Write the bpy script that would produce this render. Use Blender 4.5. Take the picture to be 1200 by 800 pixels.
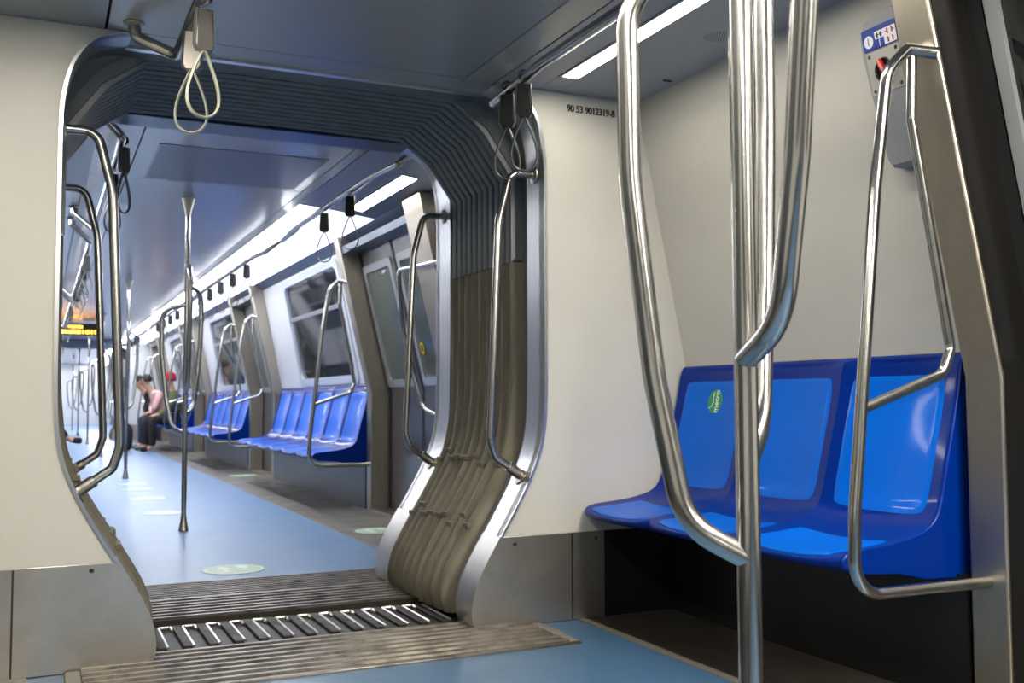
import bpy, bmesh, math, random
from math import sin, cos, pi, radians, sqrt
from mathutils import Vector, Matrix
random.seed(7)
SC = bpy.context.scene
for _o in list(bpy.data.objects): bpy.data.objects.remove(_o)

# ------------------------------------------------------------------ camera
CAM_H = 0.85
YAW, PIT, ROL = radians(24.9), radians(3.3), radians(-.2)
fw = Vector((sin(YAW)*cos(PIT), cos(YAW)*cos(PIT), sin(PIT)))
r0 = Vector((cos(YAW), -sin(YAW), 0)); u0 = r0.cross(fw)
rt = cos(ROL)*r0 + sin(ROL)*u0; up = -sin(ROL)*r0 + cos(ROL)*u0
cd = bpy.data.cameras.new('camera'); cam = bpy.data.objects.new('camera', cd); SC.collection.objects.link(cam)
m = Matrix.Identity(4)
for i in range(3):
    m[i][0] = rt[i]; m[i][1] = up[i]; m[i][2] = -fw[i]
m[2][3] = CAM_H
cam.matrix_world = m
cd.sensor_width = 36; cd.lens = 1190/1200*36; cd.clip_start = .05; cd.clip_end = 200
cd.dof.use_dof = True; cd.dof.focus_distance = 2.4; cd.dof.aperture_fstop = 7.0
SC.camera = cam

# ------------------------------------------------------------------ world, exposure
EXPOSURE = 1.25
L_NEAR, L_FAR, L_FAR_SMALL = 16.0, 14.0, 14.0
w = bpy.data.worlds.new('world'); SC.world = w; w.use_nodes = True
w.node_tree.nodes['Background'].inputs[0].default_value = (.02, .025, .03, 1)
w.node_tree.nodes['Background'].inputs[1].default_value = .3
SC.view_settings.view_transform = 'Standard'; SC.view_settings.look = 'None'
SC.view_settings.gamma = 1; SC.view_settings.use_curve_mapping = False
SC.view_settings.exposure = EXPOSURE
SC.cycles.use_denoising = True
SC.cycles.max_bounces = 10; SC.cycles.diffuse_bounces = 5; SC.cycles.glossy_bounces = 6
SC.cycles.sample_clamp_indirect = 6
SC.cycles.caustics_reflective = False; SC.cycles.caustics_refractive = False

# ------------------------------------------------------------------ constants of the place
XC = .91                       # centre line of the train
YN = 3.52                      # end wall of the near car
YF = 4.68                      # end wall of the far car
EN, EF = 3.52, 4.83            # origins of the bay pattern
ZN, ZF = 2.07, 2.20            # ceilings
def mx(x): return 2*XC - x
def wallx(z): return 2.43 if z <= .98 else 2.43-.205*(z-.98)
def pillx(z): return 2.35 if z <= .91 else 2.35-.235*(z-.91)

# ------------------------------------------------------------------ materials
def srgb(r, g, b):
    f = lambda c: (c/255/12.92) if c/255 <= .04045 else ((c/255+.055)/1.055)**2.4
    return (f(r), f(g), f(b), 1)
MATS = {}
def mat(name, col, rough=.5, metal=0., noise=0., nscale=20., col2=None, bump=0., bscale=60., coat=0., stretch=None, rnoise=0., spec=None, contrast=(.35, .65)):
    m = bpy.data.materials.new(name); m.use_nodes = True; nt = m.node_tree; N = nt.nodes; L = nt.links
    b = N['Principled BSDF']
    b.inputs['Base Color'].default_value = col; b.inputs['Roughness'].default_value = rough; b.inputs['Metallic'].default_value = metal
    if coat: b.inputs['Coat Weight'].default_value = coat; b.inputs['Coat Roughness'].default_value = .08
    if spec is not None: b.inputs['Specular IOR Level'].default_value = spec
    if noise or bump or rnoise or col2:
        tc = N.new('ShaderNodeTexCoord'); mp = N.new('ShaderNodeMapping')
        L.new(tc.outputs['Object'], mp.inputs[0])
        if stretch: mp.inputs['Scale'].default_value = stretch
    if noise or col2:
        nz = N.new('ShaderNodeTexNoise'); nz.inputs['Scale'].default_value = nscale; nz.inputs['Detail'].default_value = 6; nz.inputs['Roughness'].default_value = .65
        L.new(mp.outputs[0], nz.inputs['Vector'])
        rp = N.new('ShaderNodeMapRange'); rp.inputs[1].default_value = contrast[0]; rp.inputs[2].default_value = contrast[1]
        L.new(nz.outputs[0], rp.inputs[0])
        mix = N.new('ShaderNodeMix'); mix.data_type = 'RGBA'
        c2 = col2 if col2 else tuple(c*(1-noise) for c in col[:3])+(1,)
        mix.inputs[6].default_value = col; mix.inputs[7].default_value = c2
        L.new(rp.outputs[0], mix.inputs[0]); L.new(mix.outputs[2], b.inputs['Base Color'])
    if rnoise:
        n3 = N.new('ShaderNodeTexNoise'); n3.inputs['Scale'].default_value = nscale*.5; n3.inputs['Detail'].default_value = 5
        L.new(mp.outputs[0], n3.inputs['Vector'])
        r3 = N.new('ShaderNodeMapRange'); r3.inputs[1].default_value = .3; r3.inputs[2].default_value = .7
        r3.inputs[3].default_value = max(.02, rough-rnoise); r3.inputs[4].default_value = rough+rnoise
        L.new(n3.outputs[0], r3.inputs[0]); L.new(r3.outputs[0], b.inputs['Roughness'])
    if bump:
        n2 = N.new('ShaderNodeTexNoise'); n2.inputs['Scale'].default_value = bscale; n2.inputs['Detail'].default_value = 3
        L.new(mp.outputs[0], n2.inputs['Vector'])
        bp = N.new('ShaderNodeBump'); bp.inputs['Strength'].default_value = bump; bp.inputs['Distance'].default_value = .002
        L.new(n2.outputs[0], bp.inputs['Height']); L.new(bp.outputs[0], b.inputs['Normal'])
    MATS[name] = m
    return m
def emit(name, col, s):
    m = bpy.data.materials.new(name); m.use_nodes = True; b = m.node_tree.nodes['Principled BSDF']
    b.inputs['Base Color'].default_value = (.8, .8, .8, 1); b.inputs['Emission Color'].default_value = col; b.inputs['Emission Strength'].default_value = s
    MATS[name] = m; return m
mat('tube_steel', srgb(176, 175, 172), .21, 1, .06, 30)
mat('satin_steel', srgb(176, 170, 160), .33, 1, .1, 14)
mat('pillar_steel', srgb(176, 168, 154), .36, .95, .1, 10, stretch=(2, 2, .3))
mat('reflection_dark', srgb(58, 56, 54), .25, .8)  # dark tone stands for the dark door mirrored in polished pillar steel
mat('kick_steel', srgb(200, 196, 190), .34, 1, .14, 7)
mat('kick_dark', srgb(46, 46, 46), .35, .6, .3, 9, rnoise=.1)
mat('frame_steel', srgb(196, 198, 202), .3, 1)
mat('dark_steel', srgb(90, 88, 84), .3, 1)
mat('cream_panel', srgb(205, 202, 192), .42, 0, .04, 3, spec=.4)
mat('white_panel', srgb(216, 216, 217), .3, 0, .04, 3)
mat('wall_panel', srgb(196, 193, 184), .4, 0, .05, 3)
mat('ceiling_grey', srgb(172, 170, 165), .26, .1)
mat('ceiling_blue', srgb(186, 187, 190), .2, .2)
mat('ceiling_light_grey', srgb(154, 157, 162), .34, .1, .04, 3)
mat('cove_blue', srgb(86, 100, 122), .3, .5, .15, 5)
mat('black', srgb(14, 14, 15), .5)
mat('rubber', srgb(22, 22, 23), .6)
mat('skirt_black', srgb(26, 26, 27), .35, .2, .3, 6)
mat('skirt_navy', srgb(34, 42, 62), .3, .3, .2, 8)
mat('floor_blue', srgb(76, 110, 142), .3, 0, 0, 5, col2=srgb(66, 99, 132))
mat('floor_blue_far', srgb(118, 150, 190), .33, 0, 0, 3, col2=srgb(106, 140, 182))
mat('floor_grey', srgb(116, 112, 104), .38, 0, .2, 5, rnoise=.12)
mat('floor_grey_shaded', srgb(62, 58, 52), .4, 0, .2, 5, rnoise=.1)  # grey floor darkened, shade under the near seats painted into the colour
mat('edge_tan', srgb(134, 128, 116), .45, .2, .2, 30)
mat('plate_metal', srgb(54, 48, 41), .55, .4, .4, 18, rnoise=.1)
mat('rim_bright', srgb(222, 216, 206), .3, 1)
mat('ridge_worn', srgb(138, 131, 121), .36, .9, 0, 9, col2=srgb(74, 68, 60), contrast=(.45, .7))
mat('comb_dark', srgb(52, 48, 42), .5, .6, .3, 20)
mat('bellows_low', srgb(128, 121, 104), .6, 0, .3, 14, bump=.2, bscale=60, stretch=(1, 1, .3))
mat('bellows_up', srgb(120, 124, 124), .6, 0, .2, 10, bump=.1)
mat('liner_grey', srgb(134, 136, 136), .4, .2)
mat('seat_shell', srgb(0, 40, 128), .3, 0, spec=.1, coat=.2)
mat('seat_pad', srgb(0, 98, 208), .34, 0, spec=.08, coat=.2)
mat('glass_dark', srgb(16, 18, 22), .05, 0, spec=.8)
mat('glass_door', srgb(96, 104, 98), .07, .1, spec=.8)
mat('window_frame', srgb(200, 204, 212), .35)
mat('door_frame', srgb(176, 178, 182), .35, .6)
mat('door_panel', srgb(138, 137, 138), .3, .9, .15, 6)
mat('box_grey', srgb(140, 143, 146), .4, .1)
mat('plate_light', srgb(196, 194, 188), .35, .6)
mat('label_blue', srgb(24, 58, 150), .35); mat('label_white', srgb(235, 235, 240), .4)
mat('red', srgb(196, 50, 52), .35); mat('print_black', srgb(22, 24, 28), .5)
mat('print_red', srgb(170, 40, 60), .5)
mat('strap_cream', srgb(198, 196, 176), .4); mat('strap_grey', srgb(104, 106, 106), .35, .4)
mat('holder', srgb(150, 144, 138), .32, .8); mat('holder_dark', srgb(48, 48, 48), .35, .5)
mat('sticker_green', srgb(186, 214, 186), .4, 0, .12, 40); mat('sticker_pale', srgb(224, 236, 222), .4)
mat('sticker_metro', srgb(44, 140, 96), .4); mat('yellow', srgb(232, 196, 30), .4)
mat('cloth_black', srgb(24, 25, 28), .8); mat('cloth_denim', srgb(46, 56, 78), .85, 0, .2, 60)
mat('cloth_olive', srgb(92, 98, 66), .85, 0, .2, 60); mat('cloth_pink', srgb(222, 176, 172), .8)
mat('skin', srgb(196, 150, 124), .5); mat('hair_dark', srgb(28, 22, 20), .6); mat('cloth_red', srgb(176, 40, 40), .8)
mat('shoe_grey', srgb(120, 116, 110), .6); mat('bag', srgb(20, 24, 36), .7)
emit('light_near', srgb(255, 248, 234), L_NEAR); emit('light_far', srgb(248, 250, 255), L_FAR); emit('light_far_small', srgb(255, 250, 236), L_FAR_SMALL)
emit('light_soft', srgb(236, 242, 255), .8)
mat('glass_near', srgb(10, 10, 12), .06, 0, spec=.8)
emit('led', srgb(255, 176, 30), 4.0)
def perforated():
    m = mat('perforated', srgb(104, 112, 126), .35, .5); nt = m.node_tree; N = nt.nodes; L = nt.links; b = N['Principled BSDF']
    tc = N.new('ShaderNodeTexCoord'); mp = N.new('ShaderNodeMapping'); mp.inputs['Scale'].default_value = (42, 42, 0); mp.inputs['Rotation'].default_value = (0, 0, radians(45))
    L.new(tc.outputs['Object'], mp.inputs[0])
    fr = N.new('ShaderNodeVectorMath'); fr.operation = 'FRACTION'; L.new(mp.outputs[0], fr.inputs[0])
    sb = N.new('ShaderNodeVectorMath'); sb.operation = 'SUBTRACT'; sb.inputs[1].default_value = (.5, .5, 0); L.new(fr.outputs[0], sb.inputs[0])
    ln = N.new('ShaderNodeVectorMath'); ln.operation = 'LENGTH'; L.new(sb.outputs[0], ln.inputs[0])
    lt = N.new('ShaderNodeMath'); lt.operation = 'LESS_THAN'; lt.inputs[1].default_value = .36; L.new(ln.outputs['Value'], lt.inputs[0])
    mix = N.new('ShaderNodeMix'); mix.data_type = 'RGBA'; mix.inputs[6].default_value = srgb(118, 122, 132); mix.inputs[7].default_value = srgb(26, 28, 34)
    L.new(lt.outputs[0], mix.inputs[0]); L.new(mix.outputs[2], b.inputs['Base Color'])
perforated()

# ------------------------------------------------------------------ mesh helpers
class MB:
    def __init__(s): s.v = []; s.f = []; s.sm = []; s.mi = []
    def add(s, vs, fs, smooth=False, mi=0):
        o = len(s.v); s.v += [Vector(p) for p in vs]
        for f in fs: s.f.append([i+o for i in f]); s.sm.append(smooth); s.mi.append(mi)
        return s
    def box(s, x0, x1, y0, y1, z0, z1, fn=None):
        P = [(x, y, z) for x in (x0, x1) for y in (y0, y1) for z in (z0, z1)]
        if fn: P = [fn(*p) for p in P]
        return s.add(P, [(0, 1, 3, 2), (4, 6, 7, 5), (0, 4, 5, 1), (2, 3, 7, 6), (0, 2, 6, 4), (1, 5, 7, 3)])
    def grid(s, P, smooth=True, closeu=False):   # P[i][j]
        n, k = len(P), len(P[0]); vs = [p for r in P for p in r]; fs = []
        for i in range(n if closeu else n-1):
            for j in range(k-1):
                a = (i % n)*k+j; b = ((i+1) % n)*k+j
                fs.append((a, b, b+1, a+1))
        return s.add(vs, fs, smooth)
    def prism(s, poly, fn, t0, t1):               # poly of 2D points, fn(p, t) -> 3D
        n = len(poly); vs = [fn(p, t0) for p in poly]+[fn(p, t1) for p in poly]
        fs = [tuple(range(n))[::-1], tuple(range(n, 2*n))]+[(i, (i+1) % n, (i+1) % n+n, i+n) for i in range(n)]
        return s.add(vs, fs)
    def tube(s, pts, r, fil=.05, seg=14, caps=True, close=False, flat=None):
        pts = path(pts, fil) if fil else [Vector(p) for p in pts]
        n = len(pts); T = []
        for i in range(n):
            if close: t = pts[(i+1) % n]-pts[i-1]
            else: t = pts[min(i+1, n-1)]-pts[max(i-1, 0)]
            T.append(t.normalized())
        ref = Vector((0, 0, 1)) if abs(T[0].z) < .9 else Vector((1, 0, 0))
        nrm = (ref-T[0]*ref.dot(T[0])).normalized(); rings = []
        for i in range(n):
            nrm = (nrm-T[i]*nrm.dot(T[i])).normalized(); bi = T[i].cross(nrm)
            ri = r[i] if isinstance(r, (list, tuple)) else r
            if flat: ca, cb = flat; rings.append([pts[i]+nrm*cos(a)*ca+bi*sin(a)*cb for a in [2*pi*k/seg for k in range(seg)]])
            else: rings.append([pts[i]+nrm*cos(a)*ri+bi*sin(a)*ri for a in [2*pi*k/seg for k in range(seg)]])
        vs = [p for q in rings for p in q]; fs = []
        for i in range(n if close else n-1):
            for k in range(seg):
                a, b = i*seg, ((i+1) % n)*seg; fs.append((a+k, a+(k+1) % seg, b+(k+1) % seg, b+k))
        s.add(vs, fs, True)
        if caps and not close:
            s.add(rings[0], [tuple(range(seg))[::-1]]); s.add(rings[-1], [tuple(range(seg))])
        return s
    def lathe(s, prof, c, axis=(0, 0, 1), seg=20):   # prof [(r,h)]
        ax = Vector(axis).normalized(); ref = Vector((0, 0, 1)) if abs(ax.z) < .9 else Vector((1, 0, 0))
        a1 = ax.cross(ref).normalized(); a2 = ax.cross(a1); c = Vector(c)
        R = [[c+ax*h+(a1*cos(2*pi*k/seg)+a2*sin(2*pi*k/seg))*max(r, 1e-5) for r, h in prof] for k in range(seg)]
        return s.grid(R, True, True)
    def build(s, name, material, parent=None, bevel=0, world=True):
        me = bpy.data.meshes.new(name); off = Vector((0, 0, 0))
        if parent is not None and world:
            p = parent
            while p is not None: off += p.location; p = p.parent
        me.from_pydata([tuple(v-off) for v in s.v], [], s.f)
        mats = material if isinstance(material, (list, tuple)) else [material]
        for mm in mats: me.materials.append(MATS[mm] if isinstance(mm, str) else mm)
        for p, sm, mi in zip(me.polygons, s.sm, s.mi): p.use_smooth = sm; p.material_index = mi
        bm = bmesh.new(); bm.from_mesh(me); bmesh.ops.remove_doubles(bm, verts=bm.verts, dist=1e-6)
        bmesh.ops.recalc_face_normals(bm, faces=bm.faces); bm.to_mesh(me); bm.free(); me.set_sharp_from_angle(angle=radians(38))
        o = bpy.data.objects.new(name, me); SC.collection.objects.link(o)
        if parent is not None: o.parent = parent
        if bevel:
            b = o.modifiers.new('bevel', 'BEVEL'); b.width = bevel; b.segments = 2; b.limit_method = 'ANGLE'; b.angle_limit = radians(35)
        return o
def path(pts, fil):
    pts = [Vector(p) for p in pts]; out = [pts[0]]
    for i in range(1, len(pts)-1):
        f = fil[i-1] if isinstance(fil, (list, tuple)) else fil
        a, b, c = pts[i-1], pts[i], pts[i+1]; d1 = (a-b); d2 = (c-b); l1, l2 = d1.length, d2.length
        d1.normalize(); d2.normalize(); ang = d1.angle(d2)
        if f <= 0 or ang > pi-.02: out.append(b); continue
        t = min(f/math.tan(ang/2), l1*.49, l2*.49); r = t*math.tan(ang/2)
        ctr = b+(d1+d2).normalized()*(r/sin(ang/2)); s0 = b+d1*t-ctr; s1 = b+d2*t-ctr; tot = s0.angle(s1); n = max(4, int(tot/.14))
        for k in range(n+1):
            q = k/n; v = (s0*sin((1-q)*tot)+s1*sin(q*tot))/sin(tot); out.append(ctr+v)
    out.append(pts[-1]); res = [out[0]]
    for p in out[1:]:
        if (p-res[-1]).length > 1e-5: res.append(p)
    return res
def smoothline(pts, n=6):
    P = [Vector((*p, 0)) if len(p) == 2 else Vector(p) for p in pts]; out = []
    for i in range(len(P)-1):
        a, b, c, d = P[max(i-1, 0)], P[i], P[i+1], P[min(i+2, len(P)-1)]
        for k in range(n):
            t = k/n; out.append(.5*((2*b)+(c-a)*t+(2*a-5*b+4*c-d)*t*t+(-a+3*b-3*c+d)*t**3))
    out.append(P[-1]); return [(p.x, p.y) for p in out] if len(pts[0]) == 2 else out
def struct(o, label=None):
    o['kind'] = 'structure'
    if label: o['label'] = label
    return o
def tag(o, label, cat, group=None, kind=None):
    o['label'] = label; o['category'] = cat
    if group: o['group'] = group
    if kind: o['kind'] = kind
    return o
def thing(name, loc, label, cat, group=None):
    o = bpy.data.objects.new(name, None); SC.collection.objects.link(o); o.location = loc; o.empty_display_size = .05
    return tag(o, label, cat, group)
def dup(root, loc, label, group=None, rz=None, scale=None):
    r = root.copy(); SC.collection.objects.link(r); r.location = loc; r['label'] = label
    if group: r['group'] = group
    if rz is not None: r.rotation_euler.z = rz
    if scale: r.scale = scale
    for ch in root.children:
        c = ch.copy(); SC.collection.objects.link(c); c.parent = r
        for g in ch.children:
            d = g.copy(); SC.collection.objects.link(d); d.parent = c
    return r
def text(name, s, size, material, parent, mw, bold=0., extrude=.0006, sx=1., heavy=0.):
    cu = bpy.data.curves.new(name, 'FONT'); cu.body = s; cu.size = size; cu.extrude = extrude; cu.offset = bold; cu.align_x = 'CENTER'; cu.align_y = 'CENTER'
    t = bpy.data.objects.new(name, cu); SC.collection.objects.link(t)
    me = bpy.data.meshes.new_from_object(t.evaluated_get(bpy.context.evaluated_depsgraph_get())); bpy.data.objects.remove(t)
    bm = bmesh.new()
    for ox, oy in (((0, 0),) if not heavy else ((-heavy, 0), (0, 0), (heavy, 0), (0, heavy*.4))):
        m2 = me.copy(); m2.transform(Matrix.Translation((ox, oy, 0))); bm.from_mesh(m2); bpy.data.meshes.remove(m2)
    bm.to_mesh(me); bm.free()
    me.transform(Matrix.Diagonal((sx, 1, 1, 1))); me.transform(mw)
    off = Vector(); p = parent
    while p is not None: off += p.location; p = p.parent
    me.transform(Matrix.Translation(-off)); me.materials.clear(); me.materials.append(MATS[material])
    o = bpy.data.objects.new(name, me); SC.collection.objects.link(o); o.parent = parent; return o

# ------------------------------------------------------------------ floors
struct(MB().box(-.02+0, 1.91, -7, 3.17, -.05, 0).build('floor', 'floor_blue'), 'blue vinyl aisle floor of the near car')
def grey_floor(x0, x1, y0, y1, m='floor_grey', z=0.): return struct(MB().box(x0, x1, y0, y1, -.05, z).build('floor', m))
grey_floor(1.945, 2.6, -7, 3.52, 'floor_grey_shaded'); grey_floor(-.8, mx(1.945), -7, 3.52, 'floor_grey_shaded')  # near grey floor, seat shade put into its colour
MB1 = MB().box(1.91, 1.945, -7, 3.52, -.05, .003); struct(MB1.build('trim_1', 'edge_tan'))
struct(MB().box(mx(1.945), -.02, -7, 3.52, -.05, .003).build('trim_2', 'edge_tan'))
struct(MB().box(1.735, 1.91, 3.17, 3.56, -.05, 0).build('floor', 'floor_blue'))
struct(MB().box(-.02, .085, 3.17, 3.56, -.05, 0).build('floor', 'floor_blue'))
struct(MB().box(.05, 1.77, 4.95, 24.1, -.05, 0).build('floor', 'floor_blue_far'), 'blue vinyl aisle floor of the far car')
grey_floor(1.80, 2.65, 4.68, 24.1); grey_floor(-.85, mx(1.80), 4.68, 24.1)
struct(MB().box(1.77, 1.80, 4.95, 24.1, -.05, .002).build('trim_3', 'edge_tan')); struct(MB().box(mx(1.80), .05, 4.95, 24.1, -.05, .002).build('trim_4', 'edge_tan'))
struct(MB().box(-.85, 2.65, 24.1, 40, -.05, 0).build('floor', 'floor_blue_far'))
struct(MB().box(-.3, 2.1, 3.1, 5.0, -.12, -.06).build('floor', 'black'))

# ------------------------------------------------------------------ ceilings
def ceil(x0, x1, y0, y1, z, m, nm='ceiling', z1=None):
    z1 = z if z1 is None else z1
    f = lambda x, y, t: (x, y, (z if x == x0 else z1)+t)
    return struct(MB().add([f(x0, y0, 0), f(x1, y0, 0), f(x1, y1, 0), f(x0, y1, 0), f(x0, y0, .02), f(x1, y0, .02), f(x1, y1, .02), f(x0, y1, .02)],
        [(3, 2, 1, 0), (4, 5, 6, 7), (0, 1, 5, 4), (1, 2, 6, 5), (2, 3, 7, 6), (3, 0, 4, 7)]).build(nm, m, bevel=.0015))
XS1, XS2 = 1.441, 1.566
for a, b in ((-7, -2.4), (-2.394, .45), (.456, 3.517)):
    ceil(mx(1.626)-.02, XS1-.0025, a, b, ZN, 'ceiling_grey')
ceil(mx(1.626)-.02, XS1-.0025, 3.522, 3.69, ZN, 'ceiling_grey')
ceil(XS1+.0025, XS2-.003, -7, 3.517, ZN, 'ceiling_grey'); ceil(XS1-.0025, 1.60, 3.56, 3.69, ZN, 'ceiling_grey'); ceil(XS1+.0025, XS2-.003, 3.522, 3.558, ZN, 'ceiling_grey')
ceil(mx(2.21)-.02, mx(1.626)-.028, -7, 3.55, ZN, 'ceiling_light_grey')
struct(MB().box(-.5, 2.35, -7, 3.7, ZN+.03, ZN+.06).build('ceiling', 'black'))

def far_ceiling(y0, y1):
    ys = [y0, 5.08, 6.47] if y0 < 5 else [y0]
    y = ys[-1]
    while y < y1-.1:
        y = min(y+2.5, y1); ys.append(y)
    for a, b in zip(ys, ys[1:]):
        ceil(.447, 1.508, a+.003, b-.003, ZF, 'ceiling_blue')
        ceil(.215, .441, a+.003, b-.003, ZF, 'ceiling_blue')
        ceil(1.514, 1.58, a+.003, b-.003, ZF, 'ceiling_blue')
        ceil(.098, .209, a+.003, b-.003, ZF, 'ceiling_blue')
    struct(MB().box(-.5, 2.35, y0, y1, ZF+.03, ZF+.06).build('ceiling', 'black'))
far_ceiling(4.70, 24.12)
far_ceiling(25.3, 40)

# ------------------------------------------------------------------ lights
def ceiling_light(x0, x1, y0, y1, z, m, label, group, z1=None, frame=.012):
    z1 = z if z1 is None else z1; xm, ym = (x0+x1)/2, (y0+y1)/2
    t = thing('ceiling_light', (xm, ym, min(z, z1)), label, 'light', group)
    sl = lambda x: z+(z1-z)*(x-x0)/(x1-x0)
    mb = MB()
    for a, b, c, d in ((x0-frame, x0, y0-frame, y1+frame), (x1, x1+frame, y0-frame, y1+frame), (x0, x1, y0-frame, y0), (x0, x1, y1, y1+frame)):
        mb.box(a, b, c, d, 0, .012, lambda x, y, q: (x, y, sl(x)+q-.004))
    mb.build('frame', 'ceiling_light_grey', t)
    MB().box(x0, x1, y0, y1, 0, .008, lambda x, y, q: (x, y, sl(x)+q-.002)).build('diffuser', m, t)
    return t
LG = 'ceiling lights of the carriages'
# near car: a narrow strip by the end wall, wide strips further back
def near_side_ceiling():
    for (x0, x1) in ((XS2+.003, 1.750), (1.838, 2.215)):
        ceil(x0, x1, 1.55, 3.55, ZN, 'ceiling_light_grey')
    ceil(1.750, 1.838, 3.345, 3.55, ZN, 'ceiling_light_grey'); ceil(1.750, 1.838, 1.55, 1.88, ZN, 'ceiling_light_grey')
    ceil(2.10, 2.215, -7, 1.55, ZN, 'ceiling_light_grey'); ceil(XS2+.003, 1.66, -7, 1.55, ZN, 'ceiling_light_grey')
    struct(MB().box(1.60, 2.2, 1.53, 1.56, ZN, ZN+.03).build('ceiling', 'ceiling_light_grey'))
near_side_ceiling()
ceiling_light(1.762, 1.826, 1.9, 3.333, ZN, 'light_near', 'narrow bright ceiling strip light above the blue three-seat bench of the near car', LG)
ceiling_light(1.675, 2.085, -3.2, 1.5, ZN, 'light_near', 'wide ceiling light of the near car above the pole in the doorway', LG)
ceiling_light(-.12, .02, -3.2, 2.9, ZN-.004, 'light_near', 'narrow ceiling strip light on the left side of the near car', LG)
# far car
def far_side_ceiling(e, y1, label):
    for sd in (0, 1):
        X = (lambda x: x) if sd == 0 else mx
        def strip(xa, za, xb, zb, ya, yb, m):
            P = [(X(xa), ya, za), (X(xb), ya, zb), (X(xb), yb, zb), (X(xa), yb, za)]
            Q = [(p[0], p[1], p[2]+.02) for p in P]
            struct(MB().add(P+Q, [(3, 2, 1, 0), (4, 5, 6, 7), (0, 1, 5, 4), (1, 2, 6, 5), (2, 3, 7, 6), (3, 0, 4, 7)]).build('ceiling', m))
        strip(1.586, 2.2, 1.88, 2.163, e, e+2.17, 'ceiling_light_grey'); strip(1.99, 2.148, 2.12, 2.13, e, e+2.17, 'ceiling_light_grey')
        strip(1.88, 2.163, 1.99, 2.148, e, e+.87, 'ceiling_light_grey'); strip(1.88, 2.163, 1.99, 2.148, e+2.02, e+2.17, 'ceiling_light_grey')
        strip(1.72, 2.185, 2.12, 2.13, e+2.17, y1, 'light_soft') if sd == 0 else strip(1.84, 2.165, 2.12, 2.13, e+2.17, y1, 'light_soft')
        strip(2.12, 2.13, 2.23, 2.05, e, y1, 'cove_blue')
far_side_ceiling(4.70, 24.12, 'far'); far_side_ceiling(25.3, 40, 'third')
ceiling_light(1.89, 1.98, 5.58, 6.70, 2.161, 'light_far_small', 'short cream strip light just beyond the gangway in the far car', LG, z1=2.149)
ceiling_light(-.16, -.07, 5.58, 6.70, 2.149, 'light_far_small', 'short strip light left of the aisle just beyond the gangway', LG, z1=2.161)
ya = 6.89; k = 0
while ya < 24:
    yb = min(ya+2.85, 24.1)
    for x0, x1, z0, z1, sd in ((1.59, 1.715, 2.198, 2.186, 'right'), (-.02, .09, 2.170, 2.186, 'left')):
        ceiling_light(x0, x1, ya, yb-.02, z0, 'light_far', 'bright white strip light running along the %s side of the far car ceiling' % sd, 'long strip lights on the %s of the far car' % sd, z1=z1, frame=.004)
    ya = yb
for x0, x1, z0, z1, sd in ((1.59, 1.715, 2.198, 2.186, 'right'), (.105, .23, 2.186, 2.198, 'left')):
    ceiling_light(x0, x1, 27.5, 39.9, z0, 'light_far', 'strip light on the %s of the last carriage in view' % sd, LG, z1=z1, frame=.004)

# ------------------------------------------------------------------ side walls
def panel_strip(mb, fx, d0, d1, zs, Y, X, th=.02):
    P = [[Vector((X(fx(z)), Y(d), z)) for z in zs] for d in (d0, d1)]
    Q = [[Vector((X(fx(z)+th), Y(d), z)) for z in zs] for d in (d0, d1)]
    n = len(zs); vs = P[0]+P[1]+Q[0]+Q[1]; fs = []
    for j in range(n-1):
        fs += [(j, j+1, n+j+1, n+j), (2*n+j, 3*n+j, 3*n+j+1, 2*n+j+1), (j, 2*n+j, 2*n+j+1, j+1), (n+j, n+j+1, 3*n+j+1, 3*n+j)]
    fs += [(0, n, 3*n, 2*n), (n-1, 3*n-1, 4*n-1, 2*n-1)]
    mb.add(vs, fs); return mb
WCOUNT = [0]; DCOUNT = [0]; TCOUNT = [4]
ZCUT = [0, .36, .98, 2.14]
def rrect(a0, a1, b0, b1, r, n=5):
    out = []
    for cx, cy, st in ((a1-r, b1-r, 0), (a0+r, b1-r, 90), (a0+r, b0+r, 180), (a1-r, b0+r, 270)):
        for k in range(n+1): t = radians(st+90*k/n); out.append((cx+r*cos(t), cy+r*sin(t)))
    return out
def ring(mb, outer, inner, f0, f1):
    """flat ring between two outlines with same count; f0 front mapping, f1 back mapping"""
    n = len(outer)
    vs = [f0(p) for p in outer]+[f0(p) for p in inner]+[f1(p) for p in outer]+[f1(p) for p in inner]; fs = []
    for i in range(n):
        j = (i+1) % n
        fs += [(i, j, n+j, n+i), (2*n+i, 3*n+i, 3*n+j, 2*n+j), (n+i, n+j, 3*n+j, 3*n+i), (i, 2*n+i, 2*n+j, j)]
    mb.add(vs, fs)
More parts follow.
